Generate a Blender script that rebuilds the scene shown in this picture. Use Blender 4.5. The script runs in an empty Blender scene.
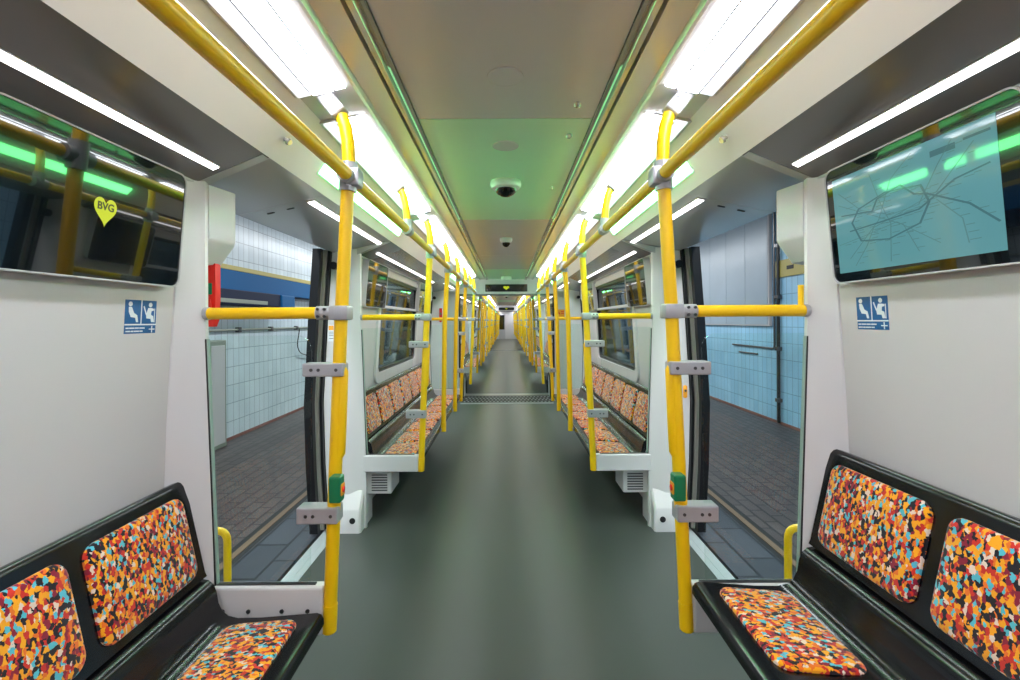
import bpy, bmesh, math, random
from mathutils import Vector, Matrix
random.seed(7)
C = bpy.context.scene.collection
EYE = 1.42

# ------------------------------------------------------------------ materials
def lin(c):
    return tuple(((v/255)/12.92 if v/255 <= .04045 else ((v/255+.055)/1.055)**2.4) for v in c) + (1,)

def mat(name, col, rough=.5, metal=0., spec=.5, noise=0., nscale=8, bump=0., coat=0.):
    m = bpy.data.materials.new(name); m.use_nodes = True
    nt = m.node_tree; b = nt.nodes['Principled BSDF']
    b.inputs['Base Color'].default_value = lin(col)
    b.inputs['Roughness'].default_value = rough
    b.inputs['Metallic'].default_value = metal
    b.inputs['Specular IOR Level'].default_value = spec
    b.inputs['Coat Weight'].default_value = coat
    b.inputs['Coat Roughness'].default_value = .08
    tc = nt.nodes.new('ShaderNodeTexCoord')
    n = nt.nodes.new('ShaderNodeTexNoise'); n.inputs['Scale'].default_value = nscale; n.inputs['Detail'].default_value = 6
    nt.links.new(tc.outputs['Object'], n.inputs['Vector'])
    if noise:
        mx = nt.nodes.new('ShaderNodeMix'); mx.data_type = 'RGBA'
        a = lin(col)
        mx.inputs['A'].default_value = tuple(v*(1-noise) for v in a[:3])+(1,)
        mx.inputs['B'].default_value = tuple(min(1, v*(1+noise)) for v in a[:3])+(1,)
        nt.links.new(n.outputs['Fac'], mx.inputs['Factor'])
        nt.links.new(mx.outputs['Result'], b.inputs['Base Color'])
    if bump:
        bp = nt.nodes.new('ShaderNodeBump'); bp.inputs['Strength'].default_value = bump; bp.inputs['Distance'].default_value = .002
        nt.links.new(n.outputs['Fac'], bp.inputs['Height']); nt.links.new(bp.outputs['Normal'], b.inputs['Normal'])
    return m

def emit(name, col, strength, rough=.4):
    m = bpy.data.materials.new(name); m.use_nodes = True
    nt = m.node_tree; b = nt.nodes['Principled BSDF']
    b.inputs['Base Color'].default_value = tuple(v*.35 for v in lin(col)[:3])+(1,); b.inputs['Roughness'].default_value = rough
    b.inputs['Emission Color'].default_value = lin(col); b.inputs['Emission Strength'].default_value = strength
    return m

def glass(name, tint, refl=1.0):
    m = bpy.data.materials.new(name); m.use_nodes = True
    nt = m.node_tree; nt.nodes.clear()
    out = nt.nodes.new('ShaderNodeOutputMaterial'); mix = nt.nodes.new('ShaderNodeMixShader')
    t = nt.nodes.new('ShaderNodeBsdfTransparent'); g = nt.nodes.new('ShaderNodeBsdfGlossy'); f = nt.nodes.new('ShaderNodeFresnel')
    mul = nt.nodes.new('ShaderNodeMath'); mul.operation = 'MULTIPLY'; mul.inputs[1].default_value = refl
    t.inputs['Color'].default_value = lin(tint); g.inputs['Roughness'].default_value = .02
    f.inputs['IOR'].default_value = 1.45
    nt.links.new(f.outputs[0], mul.inputs[0]); nt.links.new(mul.outputs[0], mix.inputs[0])
    nt.links.new(t.outputs[0], mix.inputs[1]); nt.links.new(g.outputs[0], mix.inputs[2]); nt.links.new(mix.outputs[0], out.inputs[0])
    return m

def upholstery():
    m = bpy.data.materials.new('patterned_fabric'); m.use_nodes = True
    nt = m.node_tree; b = nt.nodes['Principled BSDF']; N = nt.nodes.new; L = nt.links.new
    tc = N('ShaderNodeTexCoord'); oi = N('ShaderNodeObjectInfo')
    add = N('ShaderNodeVectorMath'); add.operation = 'ADD'
    sc = N('ShaderNodeMath'); sc.operation = 'MULTIPLY'; sc.inputs[1].default_value = 7.3
    L(oi.outputs['Random'], sc.inputs[0]); L(tc.outputs['Object'], add.inputs[0]); L(sc.outputs[0], add.inputs[1])
    nz = N('ShaderNodeTexNoise'); nz.inputs['Scale'].default_value = 110; nz.inputs['Detail'].default_value = 1
    L(add.outputs[0], nz.inputs['Vector'])
    sub = N('ShaderNodeVectorMath'); sub.operation = 'SUBTRACT'; sub.inputs[1].default_value = (.5, .5, .5)
    L(nz.outputs['Color'], sub.inputs[0])
    scl = N('ShaderNodeVectorMath'); scl.operation = 'SCALE'; scl.inputs['Scale'].default_value = .012
    L(sub.outputs[0], scl.inputs[0])
    ad2 = N('ShaderNodeVectorMath'); ad2.operation = 'ADD'
    L(add.outputs[0], ad2.inputs[0]); L(scl.outputs[0], ad2.inputs[1])
    mp = N('ShaderNodeMapping'); mp.inputs['Scale'].default_value = (.82, 1.3, .82)
    L(ad2.outputs[0], mp.inputs['Vector'])
    v = N('ShaderNodeTexVoronoi'); v.inputs['Scale'].default_value = 98
    L(mp.outputs[0], v.inputs['Vector'])
    sp = N('ShaderNodeSeparateColor'); L(v.outputs['Color'], sp.inputs[0])
    r = N('ShaderNodeValToRGB'); r.color_ramp.interpolation = 'CONSTANT'
    cols = [(0, (244, 166, 22)), (.25, (26, 22, 30)), (.49, (208, 48, 34)), (.64, (140, 26, 52)), (.73, (84, 186, 204)),
            (.82, (230, 208, 190)), (.89, (232, 116, 30))]
    e = r.color_ramp.elements
    e[0].position = 0; e[0].color = lin(cols[0][1]); e[1].position = cols[1][0]; e[1].color = lin(cols[1][1])
    for p, c in cols[2:]:
        q = e.new(p); q.color = lin(c)
    L(sp.outputs[0], r.inputs['Fac']); L(r.outputs['Color'], b.inputs['Base Color'])
    b.inputs['Sheen Weight'].default_value = .28; b.inputs['Roughness'].default_value = .85; b.inputs['Specular IOR Level'].default_value = .15
    n2 = N('ShaderNodeTexNoise'); n2.inputs['Scale'].default_value = 600; L(add.outputs[0], n2.inputs['Vector'])
    bp = N('ShaderNodeBump'); bp.inputs['Strength'].default_value = .3; bp.inputs['Distance'].default_value = .001
    L(n2.outputs['Fac'], bp.inputs['Height']); L(bp.outputs['Normal'], b.inputs['Normal'])
    return m

def brick(name, c1, c2, mortar, w, h, msize=.003, offset=.5, rough=.5, axes='XY', spec=.5, bias=0.):
    m = bpy.data.materials.new(name); m.use_nodes = True
    nt = m.node_tree; b = nt.nodes['Principled BSDF']; N = nt.nodes.new; L = nt.links.new
    tc = N('ShaderNodeTexCoord'); sx = N('ShaderNodeSeparateXYZ'); cx = N('ShaderNodeCombineXYZ')
    L(tc.outputs['Object'], sx.inputs[0])
    L(sx.outputs['XYZ'.index(axes[0])], cx.inputs[0]); L(sx.outputs['XYZ'.index(axes[1])], cx.inputs[1])
    t = N('ShaderNodeTexBrick'); t.offset = offset
    t.inputs['Scale'].default_value = 1; t.inputs['Brick Width'].default_value = w; t.inputs['Row Height'].default_value = h
    t.inputs['Mortar Size'].default_value = msize; t.inputs['Mortar Smooth'].default_value = .1; t.inputs['Bias'].default_value = bias
    t.inputs['Color1'].default_value = lin(c1); t.inputs['Color2'].default_value = lin(c2); t.inputs['Mortar'].default_value = lin(mortar)
    L(cx.outputs[0], t.inputs['Vector'])
    nz = N('ShaderNodeTexNoise'); nz.inputs['Scale'].default_value = 1.7; nz.inputs['Detail'].default_value = 8
    L(tc.outputs['Object'], nz.inputs['Vector'])
    mr = N('ShaderNodeMapRange'); mr.inputs[3].default_value = .75; mr.inputs[4].default_value = 1.2
    L(nz.outputs['Fac'], mr.inputs[0])
    mx = N('ShaderNodeVectorMath'); mx.operation = 'SCALE'
    L(t.outputs['Color'], mx.inputs[0]); L(mr.outputs[0], mx.inputs['Scale'])
    L(mx.outputs[0], b.inputs['Base Color'])
    b.inputs['Roughness'].default_value = rough; b.inputs['Specular IOR Level'].default_value = spec
    bp = N('ShaderNodeBump'); bp.inputs['Strength'].default_value = .4; bp.inputs['Distance'].default_value = .002; bp.invert = True
    L(t.outputs['Fac'], bp.inputs['Height']); L(bp.outputs['Normal'], b.inputs['Normal'])
    return m

M = dict(
    white=mat('white_panel', (203, 200, 199), .34, noise=.02, nscale=2),
    pillar=mat('white_column_paint', (212, 211, 211), .3, noise=.02, nscale=2),
    cove=mat('cove_panel', (208, 204, 200), .4, noise=.02, nscale=2),
    grey=mat('light_grey_paint', (186, 186, 188), .4, noise=.03, nscale=6),
    strip=mat('dark_grey_gloss', (114, 111, 112), .15, .1, noise=.03, nscale=2),
    header=mat('door_header_grey', (196, 197, 199), .2, .1, noise=.03, nscale=2),
    ceilgreentint=mat('ceiling_painted_green_light', (214, 255, 224), .2, .05, noise=.03, nscale=3),  # green light over the doorways is put into the panel colour
    ceil=mat('satin_ceiling_metal', (228, 225, 227), .2, .12, noise=.03, nscale=3),
    brush=mat('satin_ceiling_strip', (232, 229, 227), .24, .1, noise=.03, nscale=5),
    trim=mat('polished_trim', (205, 201, 196), .22, .6),
    dark=mat('dark_gap', (22, 22, 23), .6),
    yellow=mat('yellow_powder_coat', (255, 203, 6), .38, coat=.15),
    clamp=mat('cast_grey_clamp', (176, 176, 180), .35, .25, noise=.03, nscale=20),
    bolt=mat('bolt_steel', (96, 96, 98), .3, .9),
    black=mat('black_plastic', (15, 15, 17), .19, noise=.08, nscale=30),
    rubber=mat('black_rubber', (16, 17, 20), .32, noise=.1, nscale=20),
    steel=mat('brushed_steel', (168, 164, 156), .3, .5, noise=.06, nscale=14),
    floor=mat('grey_vinyl_floor', (66, 72, 67), .34, noise=.07, nscale=160, bump=.08),
    floor2=mat('grey_vinyl_edge', (104, 109, 110), .36, noise=.07, nscale=160),
    sill=mat('pale_sill_plate', (176, 184, 186), .35, .2, noise=.04, nscale=20),
    fabric=upholstery(),
    panelglow=emit('panel_added_glow', (243, 247, 255), 1.0),  # no lamp: faint emission stands in for light from the neighbouring diffusers
    lamp=emit('white_light_diffuser', (243, 246, 255), 20.0),
    led=emit('white_led_line', (255, 252, 250), 5.0),
    green=emit('green_light_diffuser', (112, 255, 142), 20.0),
    greenline=emit('green_led_line', (140, 210, 155), .55),
    screen=mat('screen_black_glass', (7, 12, 16), .015, spec=.5, coat=.6),
    lcd=emit('teal_map_backlight', (104, 164, 172), .40, .05),
    mapline=emit('map_grey_line', (96, 146, 150), .38, .1),
    mapline2=emit('map_dark_line', (80, 126, 134), .36, .1),
    heart=emit('yellow_heart_glow', (205, 215, 20), .55),
    hearttext=mat('heart_letters', (60, 66, 20), .5),
    blue=mat('sign_blue', (20, 92, 150), .35),
    signwhite=mat('sign_white', (225, 232, 236), .4),
    red=mat('emergency_red', (226, 38, 28), .35, noise=.03),
    greenbox=mat('green_button_case', (12, 120, 78), .35),
    glass=glass('clear_glass', (248, 253, 251), .6),
    tint=glass('tinted_window_glass', (205, 216, 218), .85),
    glassedge=mat('glass_edge_green', (168, 192, 180), .2),
    tileL=brick('pale_wall_tiles', (208, 222, 230), (198, 214, 224), (152, 166, 176), .12, .22, .004, 0, .25, 'YZ'),
    tileR=brick('blue_wall_tiles', (158, 208, 236), (148, 200, 232), (112, 152, 178), .12, .22, .004, 0, .25, 'YZ'),
    paver=brick('small_pavers', (82, 72, 70), (66, 58, 59), (40, 36, 37), .2, .1, .010, .5, .5, 'YX'),
    slab=brick('edge_slabs', (72, 75, 84), (54, 57, 65), (28, 30, 36), .4, .2, .010, .5, .4, 'YX'),
    tan=mat('tan_edge_line', (108, 88, 70), .6, noise=.1, nscale=14),
    skirt=mat('red_brown_skirting', (128, 82, 74), .5),
    fascia=mat('blue_fascia', (0, 88, 142), .6, spec=.2),
    fasciadark=mat('navy_recess', (6, 24, 54), .6, spec=.2),
    ochre=mat('ochre_band', (176, 164, 84), .5),
    board=mat('pale_board', (150, 168, 182), .3, 0, noise=.12, nscale=1.5),
    post=mat('grey_green_post', (130, 140, 128), .5),
    lens=mat('smoked_dome', (12, 12, 14), .08),
    orange=mat('orange_sticker', (240, 160, 30), .5),
    concrete=mat('station_concrete', (150, 152, 152), .8, noise=.1, nscale=3),
    vent=mat('heater_white', (216, 217, 214), .4),
)

# ------------------------------------------------------------------ mesh builder
class MB:
    def __init__(s): s.v = []; s.f = []; s.round = False
    def add(s, vs, fs):
        o = len(s.v); s.v += [tuple(v) for v in vs]; s.f += [tuple(i+o for i in f) for f in fs]; return s
    def box(s, x0, x1, y0, y1, z0, z1, bev=0.):
        x0, x1 = min(x0, x1), max(x0, x1); y0, y1 = min(y0, y1), max(y0, y1); z0, z1 = min(z0, z1), max(z0, z1)
        bm = bmesh.new()
        r = bmesh.ops.create_cube(bm, size=1)
        for v in bm.verts:
            v.co = ((x0+x1)/2+v.co.x*(x1-x0), (y0+y1)/2+v.co.y*(y1-y0), (z0+z1)/2+v.co.z*(z1-z0))
        if bev: bmesh.ops.bevel(bm, geom=bm.edges[:], offset=bev, segments=2, affect='EDGES', profile=.5)
        bm.verts.index_update()
        s.add([v.co.copy() for v in bm.verts], [[v.index for v in f.verts] for f in bm.faces]); bm.free(); return s
    def loft(s, rings, caps=True, loop=True):
        s.round = True
        n = len(rings[0]); vs = [p for r in rings for p in r]; fs = []
        for i in range(len(rings)-1):
            for j in range(n if loop else n-1):
                k = (j+1) % n
                fs.append((i*n+j, i*n+k, (i+1)*n+k, (i+1)*n+j))
        if caps:
            fs.append(tuple(range(n-1, -1, -1))); fs.append(tuple((len(rings)-1)*n+j for j in range(n)))
        return s.add(vs, fs)
    def sweep(s, prof, ys, caps=True, loop=True):           # profile in (x,z) swept along y
        return s.loft([[(x, y, z) for x, z in prof] for y in ys], caps, loop)
    def tube(s, pts, r, seg=12, caps=True):
        pts = [Vector(p) for p in pts]; rings = []
        t0 = (pts[1]-pts[0]).normalized()
        up = Vector((0, 0, 1)) if abs(t0.z) < .9 else Vector((0, 1, 0))
        a = t0.cross(up).normalized()
        for i, p in enumerate(pts):
            if i == 0: t = pts[1]-p
            elif i == len(pts)-1: t = p-pts[i-1]
            else: t = (pts[i+1]-p).normalized()+(p-pts[i-1]).normalized()
            t.normalize(); a = (a-t*a.dot(t)).normalized(); b = t.cross(a)
            rr = r[i] if isinstance(r, (list, tuple)) else r
            rings.append([p+(a*math.cos(q)+b*math.sin(q))*rr for q in [2*math.pi*k/seg for k in range(seg)]])
        return s.loft(rings, caps)
    def cyl(s, p0, p1, r, seg=14): return s.tube([p0, p1], r, seg)
    def lathe(s, c, prof, seg=24):                           # prof (radius, z) about vertical axis at c
        return s.loft([[(c[0]+r*math.cos(2*math.pi*k/seg), c[1]+r*math.sin(2*math.pi*k/seg), c[2]+z) for k in range(seg)] for r, z in prof])
    def rr(s, fr, u0, u1, v0, v1, rad, ds, seg=6):            # rounded rectangle stack; ds list of (inset, depth)
        rings = []
        for ins, d in ds:
            o = rrect(u0+ins, u1-ins, v0+ins, v1-ins, max(rad-ins, .001), seg)
            rings.append([fr(u, v, d) for u, v in o])
        return s.loft(rings)
    def ring(s, fr, a, ra, b, rb, d0, d1, seg=6):             # frame between outer rect a and inner rect b
        oa = rrect(*a, ra, seg); ob = rrect(*b, rb, seg)
        R = [[fr(u, v, d0) for u, v in oa], [fr(u, v, d1) for u, v in oa], [fr(u, v, d1) for u, v in ob], [fr(u, v, d0) for u, v in ob]]
        R.append(R[0]); return s.loft(R, caps=False)
    def poly(s, fr, pts, d0, d1):
        return s.loft([[fr(u, v, d0) for u, v in pts], [fr(u, v, d1) for u, v in pts]])
    def ribbon(s, fr, pts, w, d0, d1):
        for (a, b) in zip(pts, pts[1:]):
            dx, dy = b[0]-a[0], b[1]-a[1]; l = math.hypot(dx, dy) or 1; nx, ny = -dy/l*w/2, dx/l*w/2
            ex, ey = dx/l*w*.3, dy/l*w*.3
            s.poly(fr, [(a[0]+nx-ex, a[1]+ny-ey), (b[0]+nx+ex, b[1]+ny+ey), (b[0]-nx+ex, b[1]-ny+ey), (a[0]-nx-ex, a[1]-ny-ey)], d0, d1)
        return s
    def build(s, name, m, parent=None, base=(0, 0, 0), side=1, smooth=35):
        if not s.round: smooth = 18
        vs = [(side*(x-base[0]), y-base[1], z-base[2]) for x, y, z in s.v]
        me = bpy.data.meshes.new(name); me.from_pydata(vs, [], s.f)
        bm = bmesh.new(); bm.from_mesh(me); bmesh.ops.recalc_face_normals(bm, faces=bm.faces[:]); bm.to_mesh(me); bm.free()
        me.materials.append(m)
        if smooth:
            me.shade_smooth(); me.set_sharp_from_angle(angle=math.radians(smooth))
        o = bpy.data.objects.new(name, me); C.objects.link(o)
        if parent is not None: o.parent = parent
        return o

def rrect(u0, u1, v0, v1, r, seg=6):
    r = min(r, (u1-u0)/2-1e-4, (v1-v0)/2-1e-4); out = []
    for cx, cy, a0 in ((u1-r, v1-r, 0), (u0+r, v1-r, 90), (u0+r, v0+r, 180), (u1-r, v0+r, 270)):
        for k in range(seg+1):
            a = math.radians(a0+90*k/seg); out.append((cx+r*math.cos(a), cy+r*math.sin(a)))
    return out

def bend(p, r=.03, n=5):                                     # round the corners of a polyline
    p = [Vector(q) for q in p]; out = [p[0]]
    for a, b, c in zip(p, p[1:], p[2:]):
        d1 = (a-b); d2 = (c-b); k = min(r, d1.length*.49, d2.length*.49)
        s0 = b+d1.normalized()*k; s1 = b+d2.normalized()*k
        for i in range(n+1):
            t = i/n; out.append(s0*(1-t)**2+b*2*t*(1-t)+s1*t*t)
    out.append(p[-1]); return out

def empty(name, loc):
    o = bpy.data.objects.new(name, None); C.objects.link(o); o.location = loc; o.empty_display_size = .1; return o
def tag(o, label, cat, group=None):
    o['label'] = label; o['category'] = cat
    if group: o['group'] = group
    return o
def structure(o, label=None):
    o['kind'] = 'structure'
    return o
def copy_tree(o, parent=None):
    c = o.copy(); C.objects.link(c)
    if parent is not None: c.parent = parent
    for ch in o.children: copy_tree(ch, c)
    return c

PROTO = {}
def place(pk, side, builder, y, label, cat, group=None, dz=0, **kw):
    key = (pk, side, tuple(sorted(kw.items())))
    if key in PROTO:
        o = copy_tree(PROTO[key][0]); b = PROTO[key][1]
    else:
        o, b = builder(side, **kw); PROTO[key] = (o, b)
    o.location = (side*b[0], y+b[1], b[2]+dz)
    if 'group' in o: del o['group']
    return tag(o, label, cat, group)
def place_s(pk, side, builder, y, name=None, **kw):         # a repeat of the setting
    key = (pk, side, tuple(sorted(kw.items())))
    if key in PROTO: o = copy_tree(PROTO[key][0]); b = PROTO[key][1]
    else: o, b = builder(side, **kw); PROTO[key] = (o, b)
    o.location = (side*b[0], y+b[1], b[2]); o['kind'] = 'structure'
    if name: o.name = name
    return o

# ------------------------------------------------------------------ profiles
WALLP = [(1.03, 1.88), (1.05, 1.52), (1.075, 1.10), (1.085, .85), (1.085, 0)]
def interp(p, z):
    for (xa, za), (xb, zb) in zip(p, p[1:]):
        if zb <= z <= za: return xa+(xb-xa)*(za-z)/(za-zb)
    return p[0][0] if z > p[0][1] else p[-1][0]
def wallx(z): return interp(WALLP, z)
EDGE = [(1.185, 1.92), (1.22, 1.42), (1.25, .875), (1.24, .45), (1.215, 0)]
def innx(z): return .970+.032*min(max((z-.5)/.9, 0), 1)
def edgex(z): return interp(EDGE, z)
def wallframe(u, v, d): return (wallx(v)-d, u, v)
ZL = [0, .2, .45, .7, .875, 1.1, 1.42, 1.65, 1.9]

POLE = [(.597, .385), (.553, 1.42), (.528, 1.86), (.524, 1.95), (.526, 2.02), (.534, 2.07), (.548, 2.108)]
def polex(z):
    for (xa, za), (xb, zb) in zip(POLE, POLE[1:]):
        if za <= z <= zb: return xa+(xb-xa)*(z-za)/(zb-za)
    return POLE[0][0]

# ------------------------------------------------------------------ things
PITCH = .392
def bench(side, seats=7):
    L = seats*PITCH+.03; base = (.85, 0, .0)
    r = empty('bench_seat', base); B = dict(parent=r, base=base, side=side)
    top = [(.596, .440), (.597, .460), (.604, .473), (.618, .478), (.64, .476), (.80, .464), (.875, .463), (.905, .470), (.924, .486), (.937, .512),
           (.943, .548), (.952, .572), (.968, .586), (1.0, .592), (1.055, .590)]
    bot = [(1.055, .555), (.985, .545), (.962, .50), (.945, .455), (.90, .436), (.64, .432), (.606, .430)]
    m = MB().sweep(top+bot, [0, L]); m.build('seat_shell', M['black'], **B)
    bp = [(.974, .600), (.980, .612), (1.042, .894), (1.048, .906), (1.054, .910), (1.066, .908), (1.068, .89), (1.055, .61), (1.048, .600)]
    MB().sweep(bp, [0, L]).build('back_shell', M['black'], **B)
    m = MB(); m.box(.72, 1.06, .62, L-.10, .35, .43, .01)
    m.build('support_beam', M['dark'], **B)
    d = Vector((.062, 0, .282)).normalized(); nrm = Vector((-d.z, 0, d.x)); o = Vector((.980, 0, .612))
    def fb(u, v, q): return o+Vector((0, u, 0))+d*v+nrm*q
    d2 = Vector((.80-.64, 0, .464-.476)).normalized(); n2 = Vector((-d2.z, 0, d2.x)); o2 = Vector((.64, 0, .476))
    def fs(u, v, q): return o2+Vector((0, u, 0))+d2*v+n2*q
    pads = [(0, -.006), (0, .006), (.003, .010), (.010, .013), (.05, .016)]
    pb = ps = None
    for k in range(seats):
        y = .015+PITCH*k
        if pb is None:
            pb = MB().rr(fb, y+.022, y+PITCH-.022, .010, .266, .036, pads).build('backrest_cushion', M['fabric'], **B)
            ps = MB().rr(fs, y+.022, y+PITCH-.022, .016, .246, .038, pads).build('seat_cushion', M['fabric'], **B)
        else:
            for p in (pb, ps):
                q = p.copy(); C.objects.link(q); q.location = (0, PITCH*k, 0)
    return r, base

def partition(side, inward=-1):
    base = (.8, 0, .385); r = empty('partition_screen', base); B = dict(base=base, side=side)
    zt = .545 if inward < 0 else .50
    p = MB().box(.612, .99, -.022, .022, .385, zt, .008).build('lower_panel', M['pillar'], r, **B)
    for x in (.66, .745, .855, .94):
        m = MB().cyl((x, inward*.015, .468), (x, inward*.025, .468), .007)
        m.build('bolt', M['bolt'], p, **B)
    o = rrect(.66, .985, .545, 1.375, .05)
    pts = []
    for (x, z) in o:
        if x > .9: x = innx(z)+.010
        if z < .62: z = zt-.01
        pts.append((x-(.012*(z-.545) if x < .9 else 0), z))
    MB().loft([[(x, y, z) for x, z in pts] for y in (-.005, .005)]).build('glass_pane', M['glass'], r, **B)
    def lean(a, b, h):
        return MB().loft([[(innx(z)+a, -h, z), (innx(z)+b, -h, z), (innx(z)+b, h, z), (innx(z)+a, h, z)] for z in (zt, .9, 1.365)])
    lean(-.002, .006, .009).build('edge_seal', M['rubber'], r, **B)
    lean(-.006, -.002, .006).build('glass_edge', M['glassedge'], r, **B)
    MB().box(.64, .985, -.007, .007, zt-.002, zt+.004).build('bottom_seal', M['bolt'], r, **B)
    for z, h, x0, x1 in ((1.262, .022, polex(1.26)-.022, .672), (.782, .027, polex(.775)-.022, .694)):
        c = MB().box(x0, x1, -.030, .030, z-h, z+h, .005).build('clamp_plate', M['clamp'], r, **B)
        for x in (polex(z), polex(z)+.058, polex(z)+.082):
            m = MB().cyl((x, -.032, z), (x, .032, z), .0055)
            m.build('bolt', M['bolt'], c, **B)
    return r, base

def bracket(r, B, y=0):
    fr0 = [(.555, 2.118), (.612, 2.186)]
    d = Vector((fr0[1][0]-fr0[0][0], 0, fr0[1][1]-fr0[0][1])).normalized(); n = Vector((-d.z, 0, d.x)); o = Vector((fr0[0][0], 0, fr0[0][1]))
    def f(u, v, q): return o+Vector((0, u, 0))+d*v+n*q
    b = MB().rr(f, y-.032, y+.032, -.012, .075, .012, [(.004, -.026), (0, -.022), (0, .022), (.004, .026)]).build('ceiling_bracket', M['grey'], r, **B)
    for u in (-.010, .012):
        MB().cyl(f(y-.0335, .028, u), f(y+.0335, .028, u), .007).build('bolt', M['bolt'], b, **B)

def clampjoint(r, B, y=0):
    m = MB()
    x, z = polex(1.9), 1.90
    m.tube([(polex(1.86)-.0, y, 1.855), (x, y, z), (polex(1.95), y, 1.950)], .029, 14)
    m.tube([(x-.004, y-.05, z), (x-.004, y+.05, z)], .027, 14)
    m.box(x-.045, x+.02, y-.028, y+.028, z-.032, z+.03, .01)
    m.build('joint_clamp', M['clamp'], r, **B)

def pole(side, low=.385):
    base = (polex(low), 0, low); r = empty('grab_pole', base); B = dict(base=base, side=side)
    pts = [(x, 0, z) for x, z in POLE if z > low+.05]
    MB().tube([(polex(low+.095) if low < .4 else .570, 0, low+.095 if low < .4 else low)]+pts, .0215, 16).build('pole_tube', M['yellow'], r, **B)
    if low < .4:
        MB().tube([(polex(low), 0, low), (polex(low), 0, low+.004), (polex(low+.094), 0, low+.094)], [.020, .0235, .0235], 16).build('foot_cap', M['yellow'], r, **B)
        zs = [.965, .985, 1.10, 1.25, 1.27]
        MB().tube([(polex(z)-.014+(.012 if i in (0, 4) else 0), 0, z) for i, z in enumerate(zs)], .0175, 12).build('grip_sleeve', M['yellow'], r, **B)
    else:
        MB().tube([(.570, 0, low-.035), (.569, 0, low+.05)], .0235, 16).build('foot_cap', M['yellow'], r, **B)
        MB().box(.562, .5935, -.018, .018, low-.032, low-.004, .004).build('seat_bracket', M['clamp'], r, **B)
    if low < .4:
        z = 1.45
        c = MB().box(polex(z)-.03, .585, -.03, .03, z-.024, z+.024, .006)
        c.tube([(.58, 0, z), (.632, 0, z)], .0235, 14)
        c = c.build('rail_clamp', M['clamp'], r, **B)
        for x in (.60, .622):
            for dz in (-.012, .012): MB().cyl((x, -.0255, z+dz), (x, .0255, z+dz), .005, 8).build('bolt', M['bolt'], c, **B)

    bracket(r, B); clampjoint(r, B)
    return r, base

def crossrail(side, stub=False):
    base = (.985, 0, 1.45); r = empty('cross_handrail', base); B = dict(base=base, side=side)
    z = 1.45
    MB().tube([(.634, 0, z), (.993, 0, z)], .0195, 16).build('rail_tube', M['yellow'], r, **B)
    MB().tube([(.992, 0, z), (1.006, 0, z)], .0215, 16).build('wall_flange', M['clamp'], r, **B)
    if stub: MB().tube(bend([(.984, 0, z), (.984, 0, z+.085)]), .009, 10).build('hook_rod', M['yellow'], r, **B)
    return r, base

def hanger(side):
    base = (.60, 0, 2.17); r = empty('rail_hanger', base); B = dict(base=base, side=side)
    MB().tube([(.516, 0, 1.90), (.52, 0, 1.97), (.526, 0, 2.03), (.536, 0, 2.075), (.550, 0, 2.11)], .019, 14).build('hanger_rod', M['yellow'], r, **B)
    bracket(r, B)
    m = MB().tube([(.516, -.035, 1.9), (.516, .035, 1.9)], .027, 14); m.tube([(.516, 0, 1.89), (.52, 0, 1.955)], .025, 14)
    m.build('joint_clamp', M['clamp'], r, **B)
    return r, base

def lowhandle(side):
    base = (1.05, 0, .50); r = empty('low_grab_handle', base); B = dict(base=base, side=side)
    MB().tube(bend([(1.07, 0, .685), (.990, 0, .685), (.990, 0, .30), (1.07, 0, .30)], .04), .0125, 12).build('handle_tube', M['yellow'], r, **B)
    for z in (.685, .30): MB().cyl((1.055, 0, z), (1.069, 0, z), .022).build('mount_flange', M['yellow'], r, **B)
    return r, base

def button(side):
    z0, z1 = .838, .922; x = polex(.86)-.024
    base = (x, 0, z0); r = empty('door_button', base); B = dict(base=base, side=side)
    MB().box(x-.018, x+.020, -.068, -.0225, z0, z1, .006).build('button_case', M['greenbox'], r, **B)
    def f(u, v, d): return (x-.018-d, u, v)
    MB().rr(f, -.062, -.028, .858, .896, .006, [(0, -.001), (0, .002)]).build('button_label', M['orange'], r, **B)
    MB().rr(f, -.055, -.035, .868, .887, .009, [(0, .001), (0, .005), (.002, .006)]).build('push_button', M['red'], r, **B)
    return r, base

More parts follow.
